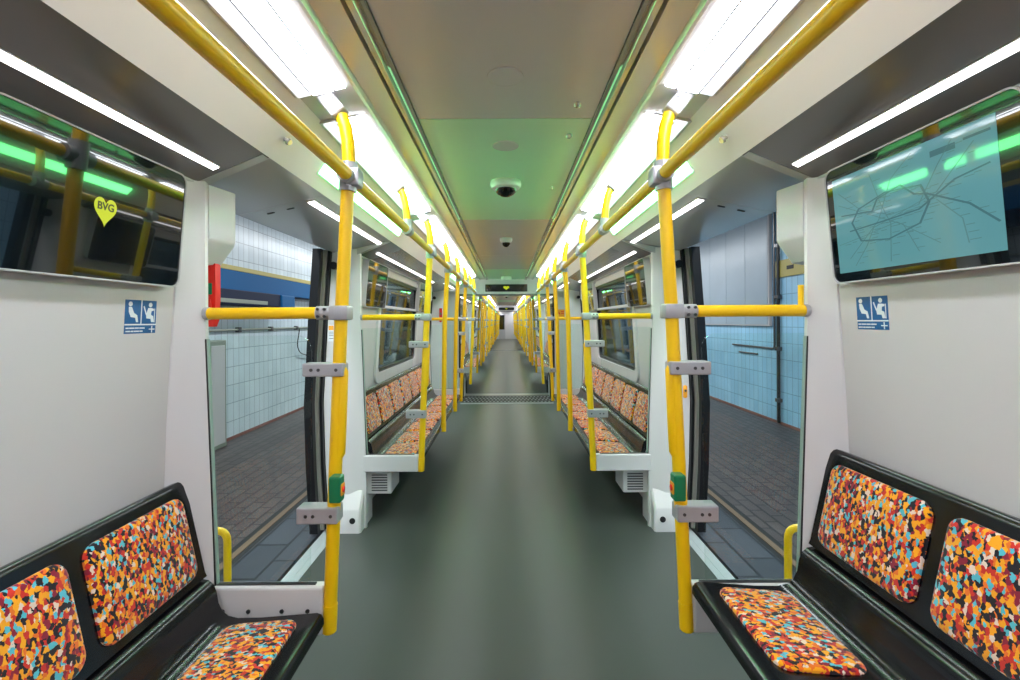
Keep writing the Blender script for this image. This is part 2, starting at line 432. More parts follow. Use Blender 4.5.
SB, ST = Vector((1.038, 0, 1.53)), Vector((1.008, 0, 1.874))
SD = (ST-SB).normalized(); SN = Vector((-SD.z, 0, SD.x)); SH = (ST-SB).length; SW = .56
def sf(u, v, d): return SB+Vector((0, u, 0))+SD*v+SN*d
def screen(side, kind='blank'):
    base = (1.02, 0, 1.53); r = empty('information_screen', base); B = dict(base=base, side=side)
    MB().ring(sf, (0, SW, 0, SH), .03, (.004, SW-.004, .004, SH-.004), .027, -.02, .027).build('screen_frame', M['grey'], r, **B)
    MB().rr(sf, .003, SW-.003, .003, SH-.003, .027, [(0, -.018), (0, .024)]).build('screen_glass', M['screen'], r, **B)
    if kind == 'map':
        # picture left is larger y: u runs backwards
        def mf(u, v, d): return sf(SW-.03-u*(SW-.085), .030+v*(SH-.066), d)
        p = MB().loft([[mf(u, v, d) for u, v in ((0, 0), (1, 0), (1, 1), (0, 1))] for d in (.0235, .0246)]).build('lit_display', M['lcd'], r, **B)
        ringp = [(.14, .50), (.20, .62), (.40, .70), (.62, .66), (.66, .50), (.60, .34), (.40, .26), (.2, .30), (.14, .50)]
        L1 = [ringp, [(.06, .60), (.30, .56), (.34, .66), (.5, .72), (.58, .60), (.64, .58), (.86, .40), (.98, .22)],
              [(.12, .42), (.40, .44), (.60, .46), (.80, .62), (.96, .66)]]
        L2 = [[(.10, .14), (.34, .46), (.44, .80), (.58, .96)], [(.05, .84), (.22, .60), (.42, .48), (.60, .50), (.72, .78), (.80, .94)],
              [(.04, .72), (.3, .52), (.5, .36), (.58, .10)], [(.02, .30), (.22, .34), (.46, .40), (.70, .14)],
              [(.40, .05), (.42, .40), (.36, .62), (.30, .92)], [(.14, .06), (.24, .24), (.30, .40), (.7, .56), (.9, .86)],
              [(.7, .5), (.82, .3), (.84, .1)]]
        m = MB()
        for l in L1: m.ribbon(mf, l, .012, .0244, .0252)
        m.build('map_route_lines', M['mapline2'], p, **B)
        m = MB()
        for l in L2: m.ribbon(mf, l, .006, .0244, .0250)
        rnd = random.Random(3)
        for l in L1+L2:                                       # station ticks and name strokes
            for (a, b) in zip(l, l[1:]):
                for t in (.2, .5, .8):
                    x, y = a[0]+(b[0]-a[0])*t, a[1]+(b[1]-a[1])*t; w = rnd.uniform(.025, .055)
                    if .02 < x < .92: m.ribbon(mf, [(x+.012, y-.018), (x+.012+w, y-.018)], .007, .0244, .0250)
        m.build('map_fine_lines', M['mapline'], p, **B)
        m = MB().ribbon(mf, [(.70, .88), (.74, .88)], .05, .0244, .025); m.ribbon(mf, [(.76, .88), (.80, .88)], .05, .0244, .025)
        m.ribbon(mf, [(.86, .9), (.97, .9)], .02, .0244, .025)
        m.build('map_key_marks', M['mapline2'], p, **B)
    if kind == 'heart':
        uc, vc = .280, .174
        pts = []
        for k in range(48):
            t = 2*math.pi*k/48
            X = 16*math.sin(t)**3; Y = 13*math.cos(t)-5*math.cos(2*t)-2*math.cos(3*t)-math.cos(4*t)
            if Y < 0: X *= 1.0
            pts.append((uc+X*.00205, vc+Y*.00245))
        h = MB().poly(sf, pts, .0235, .0248).build('heart_logo', M['heart'], r, **B)
        cu = bpy.data.curves.new('heart_letters', 'FONT'); cu.body = 'BVG'; cu.size = .026; cu.align_x = 'CENTER'; cu.align_y = 'CENTER'; cu.extrude = .0003
        cu.materials.append(M['hearttext']); cu.offset = .0007
        t0 = bpy.data.objects.new('letters_curve', cu); C.objects.link(t0); bpy.context.view_layer.update()
        me = bpy.data.meshes.new_from_object(t0.evaluated_get(bpy.context.evaluated_depsgraph_get()))
        bpy.data.objects.remove(t0)
        t = bpy.data.objects.new('heart_letters', me); C.objects.link(t); t.parent = h
        # text x axis runs toward +y on the left wall, so it reads from the aisle
        p = sf(uc, vc+.008, .0252); n = Vector((side*SN.x, 0, SN.z)); up = Vector((side*SD.x, 0, SD.z)); xa = up.cross(n)
        t.matrix_local = Matrix(((xa.x, up.x, n.x, side*(p.x-base[0])), (xa.y, up.y, n.y, p.y), (xa.z, up.z, n.z, p.z-base[2]), (0, 0, 0, 1)))
    return r, base

def sticker(side):
    base = (wallx(1.42), 0, 1.37); r = empty('priority_seat_sign', base); B = dict(base=base, side=side)
    W, Z0, Z1 = .128, 1.372, 1.478
    fl = 1 if side < 0 else -1          # picture-left on either side
    def f(u, v, d):                     # u from picture left to right
        y = (u if side < 0 else W-u); return (wallx(v)-d, y, v)
    MB().poly(f, [(0, Z0), (W, Z0), (W, Z1), (0, Z1)], -.001, .002).build('sign_plate', M['blue'], r, **B)
    m = MB()
    m.poly(f, [(0, 1.398), (W, 1.398), (W, 1.4025), (0, 1.4025)], .0018, .003)
    m.poly(f, [(W/2-.0018, 1.4), (W/2+.0018, 1.4), (W/2+.0018, Z1), (W/2-.0018, Z1)], .0018, .003)
    m.build('divider', M['signwhite'], r, **B)
    def disc(m, cu, cv, q): m.poly(f, [(cu+q*math.cos(a*math.pi/6), cv+q*math.sin(a*math.pi/6)) for a in range(12)], .0018, .003)
    m = MB(); disc(m, .019, 1.465, .0075)
    m.poly(f, [(.013, 1.456), (.024, 1.456), (.034, 1.437), (.047, 1.430), (.052, 1.408), (.044, 1.408), (.040, 1.422), (.022, 1.424), (.014, 1.440)], .0018, .003)
    m.build('seated_figure', M['signwhite'], r, **B)
    m = MB(); disc(m, .101, 1.464, .0075)
    m.poly(f, [(.092, 1.454), (.104, 1.454), (.116, 1.452), (.116, 1.446), (.106, 1.444), (.104, 1.432), (.114, 1.428), (.118, 1.408), (.107, 1.408), (.104, 1.419), (.086, 1.420), (.084, 1.432)], .0018, .003)
    m.ribbon(f, [(.074, 1.458), (.084, 1.434)], .004, .0018, .003); m.ribbon(f, [(.120, 1.408), (.120, 1.452)], .0025, .0018, .003)
    m.build('reading_figure', M['signwhite'], r, **B)
    m = MB()
    for v, ws in ((1.389, (.012, .020, .016, .022)), (1.379, (.018, .010, .022, .012))):
        u = .006
        for w in ws:
            m.ribbon(f, [(u, v), (u+w-.003, v)], .0042, .0018, .003); u += w+.002
    m.ribbon(f, [(.100, 1.385), (.122, 1.385)], .0035, .0018, .003); m.ribbon(f, [(.111, 1.375), (.111, 1.395)], .0035, .0018, .003)
    m.build('caption_strokes', M['signwhite'], r, **B)
    return r, base

def emergency(side):
    base = (1.05, 0, 1.4); r = empty('emergency_box', base); B = dict(base=base, side=side)
    def f(u, v, d): return (1.035+u, -.028-d, v)
    MB().poly(f, [(0, 1.63), (.045, 1.63), (.045, 1.42), (.030, 1.405), (.014, 1.405), (.004, 1.43), (0, 1.5)], -.03, .0).build('box_case', M['red'], r, **B)
    MB().poly(f, [(.012, 1.56), (.03, 1.56), (.03, 1.52), (.012, 1.52)], -.001, .003).build('box_label', M['greenbox'], r, **B)
    MB().tube([(1.048, -.034, 1.47), (1.048, -.040, 1.50), (1.07, -.040, 1.50), (1.07, -.034, 1.47)], .004, 8).build('pull_handle', M['red'], r, **B)
    return r, base

def heater(side):
    base = (.9, 0, .2); r = empty('heater_box', base); B = dict(base=base, side=side)
    MB().box(.815, 1.06, 0, .24, .205, .372, .012).build('box_case', M['vent'], r, **B)
    m = MB()
    for k in range(7): m.box(.845, .955, -.003, .004, .228+k*.018, .237+k*.018)
    m.build('vent_grille', M['bolt'], r, **B)
    return r, base

def lampseg(side, length=1.5):
    base = (.57, 0, 2.17); r = empty('ceiling_light', base); B = dict(base=base, side=side)
    A, Bb = Vector((.495, 0, 2.180)), Vector((.668, 0, 2.142)); d = (Bb-A)
    n = Vector((d.z, 0, -d.x)).normalized()
    def sec(t0, t1, d0, d1):
        p = [A+d*t0+n*d0, A+d*t1+n*d0, A+d*t1+n*d1, A+d*t0+n*d1]; return [(q.x, q.z) for q in p]
    MB().sweep(sec(-.06, 1.05, -.03, .0), [0, length]).build('light_housing', M['grey'], r, **B)
    MB().sweep(sec(.11, .29, 0, .006), [.004, length-.004]).build('inner_diffuser', M['lamp'], r, **B)
    MB().sweep(sec(.33, .70, 0, .008), [.004, length-.004]).build('main_diffuser', M['lamp'], r, **B)
    for q0, q1 in ((.297, .323), (.703, .722)):
        MB().sweep(sec(q0, q1, 0, .011), [.004, length-.004]).build('divider', M['bolt'], r, **B)
    MB().sweep(sec(.725, .98, 0, .006), [.004, length-.004]).build('outer_panel', M['panelglow'], r, **B)  # plain panel beside the lamps, its glow added as lamp spill
    return r, base

CV = [(.672, 2.151), (.71, 2.102), (.75, 2.050), (.785, 2.001), (.80, 1.9772)]
def cov(t):                                                    # point on the cove by arc fraction, with the normal to the aisle
    return None
def greenlamp(side, length=1.4):
    base = (.72, 0, 2.09); r = empty('door_status_light', base); B = dict(base=base, side=side)
    a, b = Vector((.733, 0, 2.079)), Vector((.768, 0, 2.027)); d = (b-a); n = Vector((d.z, 0, -d.x)).normalized()
    def sec(t0, t1, d0, d1):
        p = [a+d*t0+n*d0, a+d*t1+n*d0, a+d*t1+n*d1, a+d*t0+n*d1]; return [(q.x, q.z) for q in p]
    MB().sweep(sec(-.1, 1.1, -.012, .003), [0, length]).build('light_housing', M['grey'], r, **B)
    MB().sweep(sec(.05, .95, .002, .007), [.01, length-.01]).build('green_diffuser', M['green'], r, **B)
    return r, base
def ledline(side, length=1.0, where='bench'):
    p0, p1 = ((.925, 1.9243), (.945, 1.9158)) if where == 'bench' else ((.855, 1.963), (.885, 1.9565))
    base = (p0[0], 0, p0[1]); r = empty('led_strip', base); B = dict(base=base, side=side)
    a, b = Vector((p0[0], 0, p0[1])), Vector((p1[0], 0, p1[1])); d = b-a; n = Vector((d.z, 0, -d.x)).normalized()
    def sec(t0, t1, d0, d1):
        p = [a+d*t0+n*d0, a+d*t1+n*d0, a+d*t1+n*d1, a+d*t0+n*d1]; return [(q.x, q.z) for q in p]
    MB().sweep(sec(-.08, 1.08, -.008, .003), [0, length]).build('light_housing', M['grey'], r, **B)
    MB().sweep(sec(.03, .97, .002, .006), [.006, length-.006]).build('led_diffuser', M['led'], r, **B)
    return r, base

def dome(side, big=True):
    z = 2.158; base = (0, 0, z); r = empty('ceiling_camera', base); B = dict(base=base, side=1)
    R = .082 if big else .055
    MB().lathe((0, 0, z), [(R*.98, .004), (R, -.004), (R, -.018), (R*.92, -.032), (R*.72, -.040), (R*.5, -.041)]).build('camera_housing', M['pillar'], r, **B)
    MB().lathe((0, 0, z-.040), [(R*.70, .004), (R*.66, -.012), (R*.5, -.026), (R*.28, -.035), (R*.05, -.038)]).build('camera_lens', M['lens'], r, **B)
    return r, base
def sensor(side, R=.012):
    z = 2.158; base = (0, 0, z)
    o = MB().lathe((0, 0, z), [(R, .003), (R, -.004), (R*.8, -.010), (R*.4, -.013), (R*.1, -.014)], 14).build('ceiling_sensor', M['trim'], None, base=base)
    return o, base
def speaker(side):
    z = 2.158; base = (0, 0, z); r = empty('ceiling_speaker', base); B = dict(base=base, side=1)
    MB().lathe((0, 0, z), [(.055, .003), (.055, -.002), (.052, -.003), (.045, -.003)]).build('speaker_rim', M['ceil'], r, **B)
    MB().lathe((0, 0, z), [(.044, .002), (.044, -.0015), (.02, -.0022), (.002, -.0024)]).build('speaker_cover', M['ceil'], r, **B)
    return r, base

# ------------------------------------------------------------------ setting pieces
def pillar(side, far=True):                                    # column at a bench end; door lies towards -y when far, +y when not
    k = -1 if far else 1
    base = (1.0, 0, 0); B = dict(base=base, side=side)
    r = empty('pillar', base)
    rings = []
    for z in [0, .2, .45, .7, .875, 1.1, 1.42, 1.65, 1.92]:
        w = wallx(z); e = edgex(z)
        inn = innx(z)
        ring = [(w+.03, -k*.092, z), (w-.006, -k*.086, z), (inn+.012, -k*.022, z), (inn, -k*.006, z), (inn+.004, k*.016, z), (1.05, k*.035, z), (1.08, k*.042, z), (e-.004, k*.05, z), (e, k*.042, z), (e, -k*.09, z)]
        rings.append(ring)
    MB().loft(rings).build('column_casing', M['pillar'], r, **B)
    # upper shroud with chamfered lower edge
    def f(u, v, d): return (u, k*d, v)
    if not far:
        sh = [(.978, 1.885), (.978, 1.71), (.984, 1.695), (1.035, 1.625), (1.15, 1.61), (1.15, 1.885)]
        MB().loft([[(x+(.024 if x < 1.1 else 0), k*.016, z) for x, z in sh], [(x+.002, k*.13, z) for x, z in sh], [(x+.012 if x < 1.1 else x, k*.15, z) for x, z in sh]]).build('upper_shroud', M['pillar'], r, **B)
    # foot: a wedge that rises from the doorway side up to the column
    sec = [(.10, 0), (.10, .150), (.092, .163), (.03, .262), (.015, .268), (-.17, .268), (-.19, .25), (-.19, 0)]
    MB().loft([[(x, k*(y-ins if y > 0 else y+ins), z-(ins if z > .1 else 0)) for y, z in sec] for x, ins in ((.986, .012), (.998, 0), (1.215, 0))]).build('column_foot', M['pillar'], r, **B)
    if far:
        m = MB(); m.cyl((1.04, -.098, .085), (1.04, -.104, .085), .020)
        m.build('foot_socket', M['dark'], r, **B)
    # steel door guide, leaf edge seal
    return r, base

def closure(side, far=True):
    k = -1 if far else 1; base = (.98, 0, 1.9)
    o = MB().poly(lambda u, v, d: (u, k*d, v), [(.803, 1.974), (1.03, 1.879), (1.17, 1.879), (1.17, 1.893)], -.018, .024).build('trim', M['header'], None, base, side)
    return o, base

def door(side, far=True):
    k = -1 if far else 1
    base = (1.25, 0, 0); B = dict(base=base, side=side)
    r = empty('door', base)
    zs = [.02, .2, .45, .7, .875, 1.1, 1.42, 1.65, 1.905]
    def band(o0, o1, y0, y1):
        return MB().loft([[(edgex(z)+o0, k*y0, z), (edgex(z)+o1, k*y0, z), (edgex(z)+o1, k*y1, z), (edgex(z)+o0, k*y1, z)] for z in zs])
    band(.0, .018, -.05, .075).build('jamb_seal', M['rubber'], r, **B)
    band(.019, .056, -.02, .09).build('steel_guide', M['steel'], r, **B)
    band(.040, .085, -.60, .105).build('door_leaf', M['grey'], r, **B)
    band(.036, .090, .105, .150).build('leaf_seal', M['rubber'], r, **B)
    m = MB().cyl((1.165, k*.05, 1.80), (1.165, k*.085, 1.80), .026, 18)
    m.build('guide_roller', M['rubber'], r, **B)
    return r, base

def benchwall(side, length=2.8, tail=.61, win=True):
    base = (1.05, 0, 0); B = dict(base=base, side=side)
    wy0, wy1, wz0, wz1 = .61, length-tail, .97, 1.83
    ys = [-.02, wy0, wy1, length+.02]
    zs = [0, .45, .85, wz0, 1.10, 1.52, 1.7, wz1, 1.885]
    m = MB()
    for o in (0, .03):
        vs = []; fs = []
        for z in zs:
            for y in ys: vs.append((wallx(z)+o, y, z))
        n = len(ys)
        for i in range(len(zs)-1):
            for j in range(n-1):
                if win and j == 1 and zs[i] >= wz0-1e-6 and zs[i+1] <= wz1+1e-6: continue
                fs.append((i*n+j, i*n+j+1, (i+1)*n+j+1, (i+1)*n+j))
        m.add(vs, fs)
    o = m.build('wall', M['white'], None, **B)
    return o, base
def window(side, length=2.8, tail=.61):
    base = (1.05, 0, 1.4); B = dict(base=base, side=side); r = empty('window', base)
    wy0, wy1, wz0, wz1 = .61, length-tail, .97, 1.83
    a = (wy0-.05, wy1+.05, wz0-.06, wz1+.012)
    MB().ring(wallframe, a, .09, (wy0+.018, wy1-.018, wz0+.025, wz1-.025), .06, -.035, .018, 8).build('window_frame', M['pillar'], r, **B)
    MB().ring(wallframe, (wy0+.012, wy1-.012, wz0+.02, wz1-.02), .065, (wy0+.045, wy1-.045, wz0+.052, wz1-.052), .05, -.03, .004, 8).build('window_seal', M['rubber'], r, **B)
    MB().rr(wallframe, wy0+.04, wy1-.04, wz0+.047, wz1-.047, .05, [(0, -.022), (0, -.012)], 8).build('window_pane', M['tint'], r, **B)
    yb = wy0+.085; m = MB()
    m.box(wallx(1.55)-.004, wallx(1.55)+.02, wy0+.04, wy1-.04, 1.535, 1.56, .003)
    m.build('window_bar', M['grey'], r, **B)
    return r, base
def coverstrip(side, length=2.8):
    base = (.9, 0, 1.9)
    o = MB().sweep([(.80, 1.977), (1.03, 1.880), (1.04, 1.896), (.81, 1.995)], [-.02, length+.02]).build('trim', M['strip'], None, base=base, side=side)
    return o, base
def coverlip(side, length=2.8):
    base = (.98, 0, 1.85)
    o = MB().sweep([(1.018, 1.889), (1.018, 1.879), (1.032, 1.866), (1.05, 1.868), (1.05, 1.892)], [-.02, length+.02]).build('trim', M['grey'], None, base=base, side=side)
    return o, base
def doorheader(side, length=1.68):
    base = (1.0, 0, 1.9); B = dict(base=base, side=side); r = empty('door_header', base)
    g = length*.3
    prof = [(.80, 1.977), (1.175, 1.893), (1.20, 1.90), (1.26, 1.93), (1.26, 2.1), (.81, 1.995)]
    MB().sweep(prof, [-.03, g-.0015]).build('header_panel', M['header'], r, **B)
    MB().sweep(prof, [g+.0015, length+.03]).build('header_panel', M['header'], r, **B)
    for x in (.98, 1.07):
        z = 1.977-(x-.80)*.084/.375
        MB().rr(lambda u, v, d: (x+u, g+.065+v, z-u*.224-d), -.017, .017, -.008, .008, .007, [(0, -.002), (0, .0015)]).build('vent_slot', M['dark'], r, **B)
    return r, base

FIRST = dict(n=0)
WIN = [0]; TR = [0]; DO = [0]; WL = [0]
SIDE = {1: 'right', -1: 'left'}

def ceiling_sweep(y0, y1, panels, greens=()):
    # centre panels with fine seams
    for a, b in zip(panels, panels[1:]):
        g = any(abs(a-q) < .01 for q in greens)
        structure(MB().box(-.318, .318, a+.0025, b-.0025, 2.160, 2.185).build('ceiling', M['ceilgreentint' if g else 'ceil']))
    for s in (1, -1):
        TR[0] += 1
        m = MB().sweep([(.320, 2.185), (.320, 2.152), (.330, 2.150), (.334, 2.156), (.340, 2.158), (.346, 2.148), (.362, 2.148), (.366, 2.158), (.366, 2.185)], [y0, y1])
        structure(m.build(f'trim_{TR[0]}', M['trim'], side=s))
        TR[0] += 1
        m = MB().sweep([(.38, 2.160), (.455, 2.163), (.463, 2.150), (.474, 2.152), (.478, 2.185), (.38, 2.185)], [y0, y1])
        structure(m.build(f'trim_{TR[0]}', M['brush'], side=s))
        TR[0] += 1
        back = [(.812, 1.99), (.80, 2.02), (.76, 2.075), (.715, 2.14), (.684, 2.175)]
        m = MB().sweep(CV+back, [y0, y1])
        structure(m.build(f'trim_{TR[0]}', M['cove'], side=s))
        TR[0] += 1
        structure(MB().sweep([(.47, 2.184), (.69, 2.150), (.70, 2.165), (.47, 2.2)], [y0, y1]).build(f'trim_{TR[0]}', M['grey'], side=s))
        # closed upper body above the ceiling
    m = MB().box(-.7, .7, y0, y1, 2.19, 2.21)
    for s in (1, -1): m.sweep([(s*.7, 2.19), (s*.84, 2.02), (s*1.22, 1.93), (s*1.24, 1.96), (s*.86, 2.05), (s*.7, 2.215)], [y0, y1])
    structure(m.build('roof', M['dark']))

def floor_piece(y0, y1):
    m = MB().box(-1.15, 1.15, y0, y1, -.03, 0)
    structure(m.build('floor', M['floor']))

def doorset(s, y0, y1, ctx):
    L = round(y1-y0, 3)
    for yy, far in ((y0, False), (y1, True)):
        place_s('pillar', s, pillar, yy, far=far)
        TR[0] += 1; place_s('closure', s, closure, yy, f'trim_{TR[0]}', far=far)
        DO[0] += 1; place_s('door', s, door, yy, f'door_{DO[0]}', far=far)
    TR[0] += 1; place_s('doorheader', s, doorheader, y0, length=L)
    m = MB().box(1.15, 1.245, y0+.02, y1-.02, -.03, .002); m.box(1.19, 1.196, y0+.02, y1-.02, .0, .004)
    TR[0] += 1; structure(m.build(f'trim_{TR[0]}', M['sill'], side=s))
    place('greenlamp', s, greenlamp, y0+.34, f'green light strip above {ctx}', 'light', 'green door lights', length=round(L-.26, 3))
    place('led', s, ledline, y0+.52, f'thin led strip over {ctx}', 'light', 'led strips over the doorways', length=round(L-.42, 3), where='door')
    TR[0] += 1
    m = MB().sweep([(.330, 2.1495), (.338, 2.1545), (.338, 2.1515), (.331, 2.1475)], [y0-.22, y1+.12])
    structure(m.build(f'trim_{TR[0]}', M['greenline'], side=s))

def benchset(s, y0, y1, where, near='blank', far='blank', dz=0, ends=(True, True), mids=True, tail=.61):
    L = round(y1-y0, 3)
    WL[0] += 1; place_s('benchwall', s, benchwall, y0, f'wall_{SIDE[s]}', length=L, tail=tail)
    WIN[0] += 1; place_s('window', s, window, y0, f'window_{WIN[0]}', length=L, tail=tail)
    TR[0] += 1; place_s('coverstrip', s, coverstrip, y0, f'trim_{TR[0]}', length=L)
    TR[0] += 1; place_s('coverlip', s, coverlip, y0, f'trim_{TR[0]}', length=L)
    place('led', s, ledline, y0+.15, f'thin led strip over {where}', 'light', 'led strips over the benches', length=round(L-.20, 3), where='bench')
    place('bench', s, bench, y0+(L-7*PITCH-.03)/2-(.02 if not ends[0] else 0), f'black bench with multicoloured cushions, {where}', 'bench', 'long benches', dz=dz)
    for yy, kind, en in ((y0+.118, near, 'near'), (y1-.118-SW, far, 'far')):
        what = {'map': 'lit screen showing a teal map', 'heart': 'dark screen with a yellow heart', 'blank': 'blank dark screen'}[kind]
        place('screen', s, screen, yy, f'{what} above {en} end of {where}', 'screen', 'wall screens', kind=kind)
    for yy, en, on in ((y0, 'near', ends[0]), (y1, 'far', ends[1])):
        if not on: continue
        place('partition', s, partition, yy, f'glass partition at {en} end of {where}', 'partition', 'glass partitions', inward=1 if en == 'near' else -1)
        place('pole', s, pole, yy, f'yellow grab pole at {en} end of {where}', 'pole', 'yellow grab poles')
        place('crossrail', s, crossrail, yy, f'yellow cross rail at {en} end of {where}', 'handrail', 'yellow cross rails', stub=(s > 0 and yy == 1.57))
    if mids:
        for t, en in ((.34, 'first'), (.67, 'second')):
            place('midpole', s, pole, y0+L*t, f'yellow grab pole, {en} along front of {where}', 'pole', 'yellow grab poles', low=.47)

def rails(s, js, where):
    words = ('first', 'second', 'third', 'fourth', 'fifth', 'sixth', 'seventh', 'eighth', 'ninth', 'tenth', 'eleventh', 'twelfth', 'thirteenth')
    for i, (a, b) in enumerate(zip(js, js[1:])):
        o = MB().tube([(.517, a+.053, 1.9), (.517, b-.053, 1.9)], .0205, 16).build('overhead_handrail', M['yellow'], None, (.517, a, 1.9), s)
        o.location = (s*.517, a, 1.9)
        tag(o, f'{words[i]} length of yellow overhead rail {where}', 'handrail', 'overhead handrails')
# ------------------------------------------------------------------ first carriage
CARS = []
P1, P2, P3, P4 = 1.57, 3.25, 6.08, 7.68
END1 = 8.35
YB = -2.9
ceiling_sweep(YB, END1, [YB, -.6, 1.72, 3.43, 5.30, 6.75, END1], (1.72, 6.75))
floor_piece(YB, END1)
for s in (1, -1):
    sd = SIDE[s]
    wA = f'the nearest {sd} bench'; wB = f'the {sd} bench past the first doorway'
    benchset(s, P1-2.83, P1, wA, far='map' if s > 0 else 'heart', dz=.095 if s > 0 else 0, ends=(False, True), mids=False, tail=.86)
    doorset(s, P1, P2, f'the first {sd} doorway')
    benchset(s, P2, P3, wB)
    doorset(s, P3, P4, f'the second {sd} doorway')
    m = MB()                                                    # wall behind the camera and end wall at the gangway
    m.box(.98, 1.1, YB, P1-2.83-.05, 0, 1.86)
    structure(m.build(f'wall_{sd}', M['white'], side=s))
    m = MB().sweep([(.80, 1.977), (1.03, 1.880), (1.1, 1.88), (1.1, 1.93), (.81, 1.995)], [YB, P1-2.83-.02]); TR[0] += 1
    structure(m.build(f'trim_{TR[0]}', M['strip'], side=s))
    for a, b, nm in ((YB+.05, P1-.06, f'over the nearest {sd} bench'), (P1+.14, P2-.06, f'beside the first {sd} doorway'), (P2+.12, P3-.06, f'over the {sd} bench past the first doorway'), (P3+.12, P4+.2, f'beside the second {sd} doorway')):
        place('lampseg', s, lampseg, a, f'wide white ceiling light strip {nm}', 'light', 'ceiling light strips', length=round(b-a, 3))
    LB = P3-P2
    rails(s, [YB+.1-.054, P1, (P1+P2)/2+.06, P2, P2+LB*.34, P2+LB*.67, P3, (P3+P4)/2, P4+.02], f'on {sd} side of the nearest carriage')
    place('hanger', s, hanger, (P1+P2)/2+.06, f'short yellow rail hanger above the first {sd} doorway', 'hanger', 'rail hangers')
    place('hanger', s, hanger, (P3+P4)/2, f'short yellow rail hanger above the second {sd} doorway', 'hanger', 'rail hangers')
    place('pole', s, pole, P4+.02, f'yellow grab pole on the far side of the second {sd} doorway', 'pole', 'yellow grab poles')
    place('crossrail', s, crossrail, P4+.02, f'short yellow cross rail on the far side of the second {sd} doorway', 'handrail', 'yellow cross rails', stub=False)
    place('lowhandle', s, lowhandle, P1+.09, f'small yellow grab handle low in the first {sd} doorway, behind the glass', 'handle', 'low grab handles')
    place('button', s, button, P1, f'green button box on the nearest {sd} grab pole', 'button', 'green door buttons')
    o = place('sticker', s, sticker, P1-.272, f'blue priority seat sign on the wall below the {"heart" if s < 0 else "map"} screen', 'sign')
    o.scale = (.9, .9, .9); o.location.z += .018
    place('heater', s, heater, P2+.06, f'white heater box with slotted grille beneath {wB}', 'heater', 'heater boxes under the benches')
    # two cove knobs by the nearest pole
    for i, (x, z) in enumerate(((.712, 2.10), (.752, 2.043))):
        n = Vector((-.83, 0, -.55)); p = Vector((x, P1+.03, z))
        o = MB().tube([p, p+n*.012, p+n*.013, p+n*.022], [.007, .007, .013, .011], 12).build('cove_knob', M['trim'], None, (x, P1+.03, z), s)
        o.location = (s*x, P1+.03, z)
        tag(o, f'small metal knob on the {sd} cove panel, {"upper" if i == 0 else "lower"} of two by the nearest pole', 'knob', 'cove knobs')
place('emergency', -1, emergency, P1+.13, 'red emergency box on the white column beside the first left doorway', 'emergency box')
place('emergency', -1, emergency, P4-.10, 'red emergency box by the far edge of the second left doorway', 'emergency box')
# small notices on the far columns of the first doorway
def fnot(x, y): return lambda u, v, d: (x+u, y-d, v)
f = fnot(1.17, P2-.112)
r = empty('column_notice', (-1.17, P2-.112, 1.3)); b = (1.17, P2-.112, 1.3)
MB().poly(f, [(-.02, 1.29), (.02, 1.29), (.02, 1.40), (-.02, 1.40)], -.002, .0015).build('notice_plate', M['signwhite'], r, b, -1)
MB().poly(f, [(-.016, 1.365), (.016, 1.365), (.016, 1.395), (-.016, 1.395)], .001, .0025).build('notice_symbol', M['orange'], r, b, -1)
m = MB()
for v in (1.352, 1.340, 1.328, 1.310): m.ribbon(f, [(-.013, v), (.012, v)], .004, .001, .0025)
m.build('notice_strokes', M['bolt'], r, b, -1)
tag(r, 'small white and yellow notice on the far left column of the first doorway', 'notice')
f = fnot(1.19, P2-.112)
r = empty('key_switch', (1.19, P2-.112, .92)); b = (1.19, P2-.112, .92)
MB().rr(f, -.014, .014, .90, .985, .013, [(0, -.002), (0, .004), (.003, .006)]).build('switch_plate', M['orange'], r, b, 1)
MB().cyl((1.19, P2-.117, .95), (1.19, P2-.124, .95), .008).build('key_barrel', M['bolt'], r, b, 1)
tag(r, 'small yellow oval key switch on the far right column of the first doorway', 'switch')

# ceiling fittings
place('dome', 1, dome, 2.50, 'white ceiling camera with black dome under the green lit panel', 'camera', big=True)
place('dome', 1, dome, 4.20, 'smaller white ceiling camera on the grey panel past the green one', 'camera', big=False)
def smoke(side):
    z = 2.158; base = (0, 0, z); r = empty('smoke_detector', base); B = dict(base=base, side=1)
    MB().lathe((0, 0, z), [(.085, .003), (.088, -.01), (.088, -.04), (.078, -.052)]).build('detector_body', M['pillar'], r, **B)
    MB().lathe((0, 0, z-.05), [(.06, .0), (.058, -.010), (.03, -.014), (.004, -.015)]).build('detector_cap', M['grey'], r, **B)
    return r, base
place('smoke', 1, smoke, 7.85, 'white round detector on the ceiling just before the gangway header', 'detector')
place('speaker', 1, speaker, 1.42, 'faint round speaker disc in the nearest grey ceiling panel', 'speaker')
place('speaker', 1, speaker, 1.98, 'faint round speaker disc in the green lit ceiling panel', 'speaker')
for (x, y, l) in ((.245, 1.60, 'small round metal sensor near the edge of the nearest grey ceiling panel'), (.252, 1.87, 'small round metal sensor at the near corner of the green lit ceiling panel'), (.255, 2.60, 'tiny round sensor beside the ceiling camera on the green lit panel')):
    o = place('sensor', 1, sensor, y, l, 'sensor', R=.012 if y < 2.4 else .008); o.location.x = x

